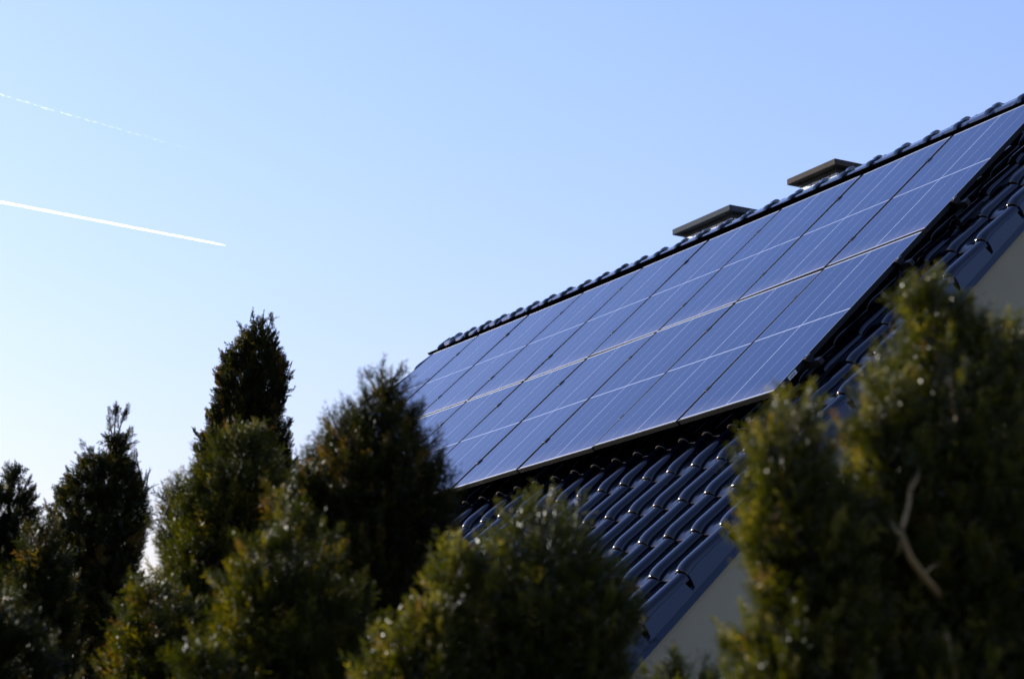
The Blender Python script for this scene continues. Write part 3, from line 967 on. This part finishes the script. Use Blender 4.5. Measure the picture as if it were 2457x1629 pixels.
# 7 centre, in front of the left end of the roof
tree([([(905, 880, 955), (935, 868, 985), (965, 850, 1000), (1000, 830, 1012), (1040, 792, 1040), (1080, 768, 1065), (1130, 748, 1088), (1180, 734, 1100), (1240, 722, 1106), (1300, 730, 1090), (1400, 700, 1060), (1629, 680, 1040)], 0),
      ([(990, 792, 855), (1025, 768, 880), (1100, 738, 900), (1200, 725, 900)], .1),
      ([(1115, 708, 778), (1155, 676, 800), (1205, 652, 795), (1270, 660, 780), (1350, 640, 800), (1500, 640, 820)], -.1)],
     5.2, 'dark thuja covering the left end of the roof, with a bristly top', GREEN2, 7, frond_len=0.056, tuft_gap=0.036, core_k=.55,
     sprigs=[(890, 915, 872, 884, 10, 14), (915, 905, 915, 882, 10, 12), (945, 905, 962, 890, 10, 12), (975, 935, 990, 925, 10, 8), (830, 985, 818, 962, 10, 10), (800, 1010, 790, 985, 8, 8), (780, 1060, 768, 1030, 8, 10), (738, 1120, 728, 1098, 8, 10), (985, 990, 1000, 975, 8, 8), (1050, 1050, 1068, 1035, 8, 8)], brown=.18)
# 8 in front of those, lower left centre
tree([([(1200, 655, 735), (1240, 630, 790), (1290, 600, 830), (1340, 560, 860), (1390, 510, 880), (1430, 492, 890), (1480, 480, 900), (1540, 460, 900), (1629, 430, 900)], 0),
      ([(1530, 440, 520), (1570, 420, 560), (1629, 405, 600)], -.3)],
     4.6, 'wide green thuja at the bottom between the pale topped and the central one', GREEN, 8, frond_len=0.052, tuft_gap=0.033,
     sprigs=[(680, 1210, 668, 1188, 12, 10), (520, 1400, 500, 1378, 12, 10), (590, 1320, 572, 1300, 12, 10)], brown=.14)
# 9 centre right
tree([([(1215, 1260, 1345), (1238, 1205, 1400), (1260, 1172, 1428), (1300, 1150, 1445), (1350, 1130, 1480), (1400, 1110, 1515), (1460, 1090, 1532), (1540, 1060, 1530), (1629, 1030, 1525)], 0),
      ([(1300, 1060, 1140), (1340, 1045, 1180), (1390, 1020, 1200), (1430, 990, 1200), (1480, 935, 1200), (1530, 895, 1200), (1580, 862, 1200), (1629, 820, 1200)], -.15)],
     4.1, 'domed bright green thuja in front of the bare roof tiles', BRIGHT, 9, frond_len=0.050, tuft_gap=0.031,
     sprigs=[(1290, 1215, 1285, 1188, 12, 12), (1320, 1210, 1328, 1184, 12, 12), (1215, 1235, 1200, 1218, 10, 10), (1385, 1230, 1398, 1208, 10, 10), (1090, 1310, 1078, 1286, 12, 10), (905, 1540, 890, 1516, 12, 10)], brown=.14)
# 10 right foreground
tree([([(682, 2175, 2255), (708, 2155, 2300), (740, 2160, 2330), (780, 2172, 2380), (830, 2150, 2440), (880, 2090, 2480), (930, 2070, 2520), (990, 2055, 2550), (1060, 2025, 2580), (1150, 1960, 2600), (1300, 1860, 2620), (1450, 1840, 2640), (1629, 1820, 2660)], 0),
      ([(872, 2095, 2150), (910, 2068, 2180), (960, 2060, 2200), (1050, 2040, 2240)], -.15),
      ([(968, 1868, 1945), (998, 1822, 1955), (1030, 1800, 1965), (1075, 1784, 1985), (1140, 1772, 2050), (1210, 1762, 2100), (1300, 1770, 2120), (1380, 1795, 2120), (1450, 1800, 2120), (1500, 1760, 2140), (1560, 1735, 2140), (1629, 1715, 2140)], -.2),
      ([(768, 2370, 2440), (800, 2350, 2500), (900, 2340, 2560)], .1)],
     3.45, 'big blurred thuja filling the right foreground, with pale bare limbs', BRIGHT, 10, frond_len=0.046, tuft_gap=0.028,
     sprigs=[(2200, 690, 2195, 665, 14, 14), (2235, 690, 2245, 668, 14, 12), (2170, 720, 2155, 705, 12, 10), (1890, 960, 1870, 935, 14, 14), (1940, 960, 1950, 935, 14, 12), (2100, 890, 2108, 862, 12, 12), (2400, 790, 2410, 762, 14, 10), (1760, 1530, 1740, 1515, 12, 10)],
     bare=[([(2197, 1120, -0.150), (2186, 1165, -0.220), (2180, 1210, -0.270), (2167, 1262, -0.300), (2166, 1290, -0.310), (2183, 1335, -0.300), (2215, 1380, -0.280), (2240, 1412, -0.250), (2268, 1445, -0.170)], .0028, .0075),
           ([(2167, 1285, -0.310), (2150, 1272, -0.300), (2138, 1250, -0.250)], .0045, .0015), ([(2184, 1180, -0.250), (2200, 1150, -0.240), (2205, 1120, -0.190)], .003, .0012),
           ([(2166, 1290, -0.310), (2158, 1320, -0.290), (2140, 1345, -0.230)], .004, .0018), ([(2215, 1380, -0.280), (2235, 1360, -0.270), (2262, 1352, -0.210)], .003, .001),
           ([(2266, 1500, -0.190), (2274, 1530, -0.250), (2283, 1580, -0.280), (2296, 1650, -0.270)], .0035, .006), ([(2276, 1540, -0.260), (2262, 1520, -0.250)], .003, .001)], brown=.12)
# 11 tiny top at the foot of the gable
tree([([(1580, 1600, 1680), (1600, 1570, 1720), (1629, 1540, 1750), (1680, 1500, 1790)], 0)],
     4.3, 'small thuja top at the bottom, in front of the plastered gable', BRIGHT, 11, frond_len=0.050, tuft_gap=0.032, sprigs=[(1630, 1590, 1622, 1565, 14, 12)])
print('QUADS', sum(n for _, n in TREES_STAT), TREES_STAT)
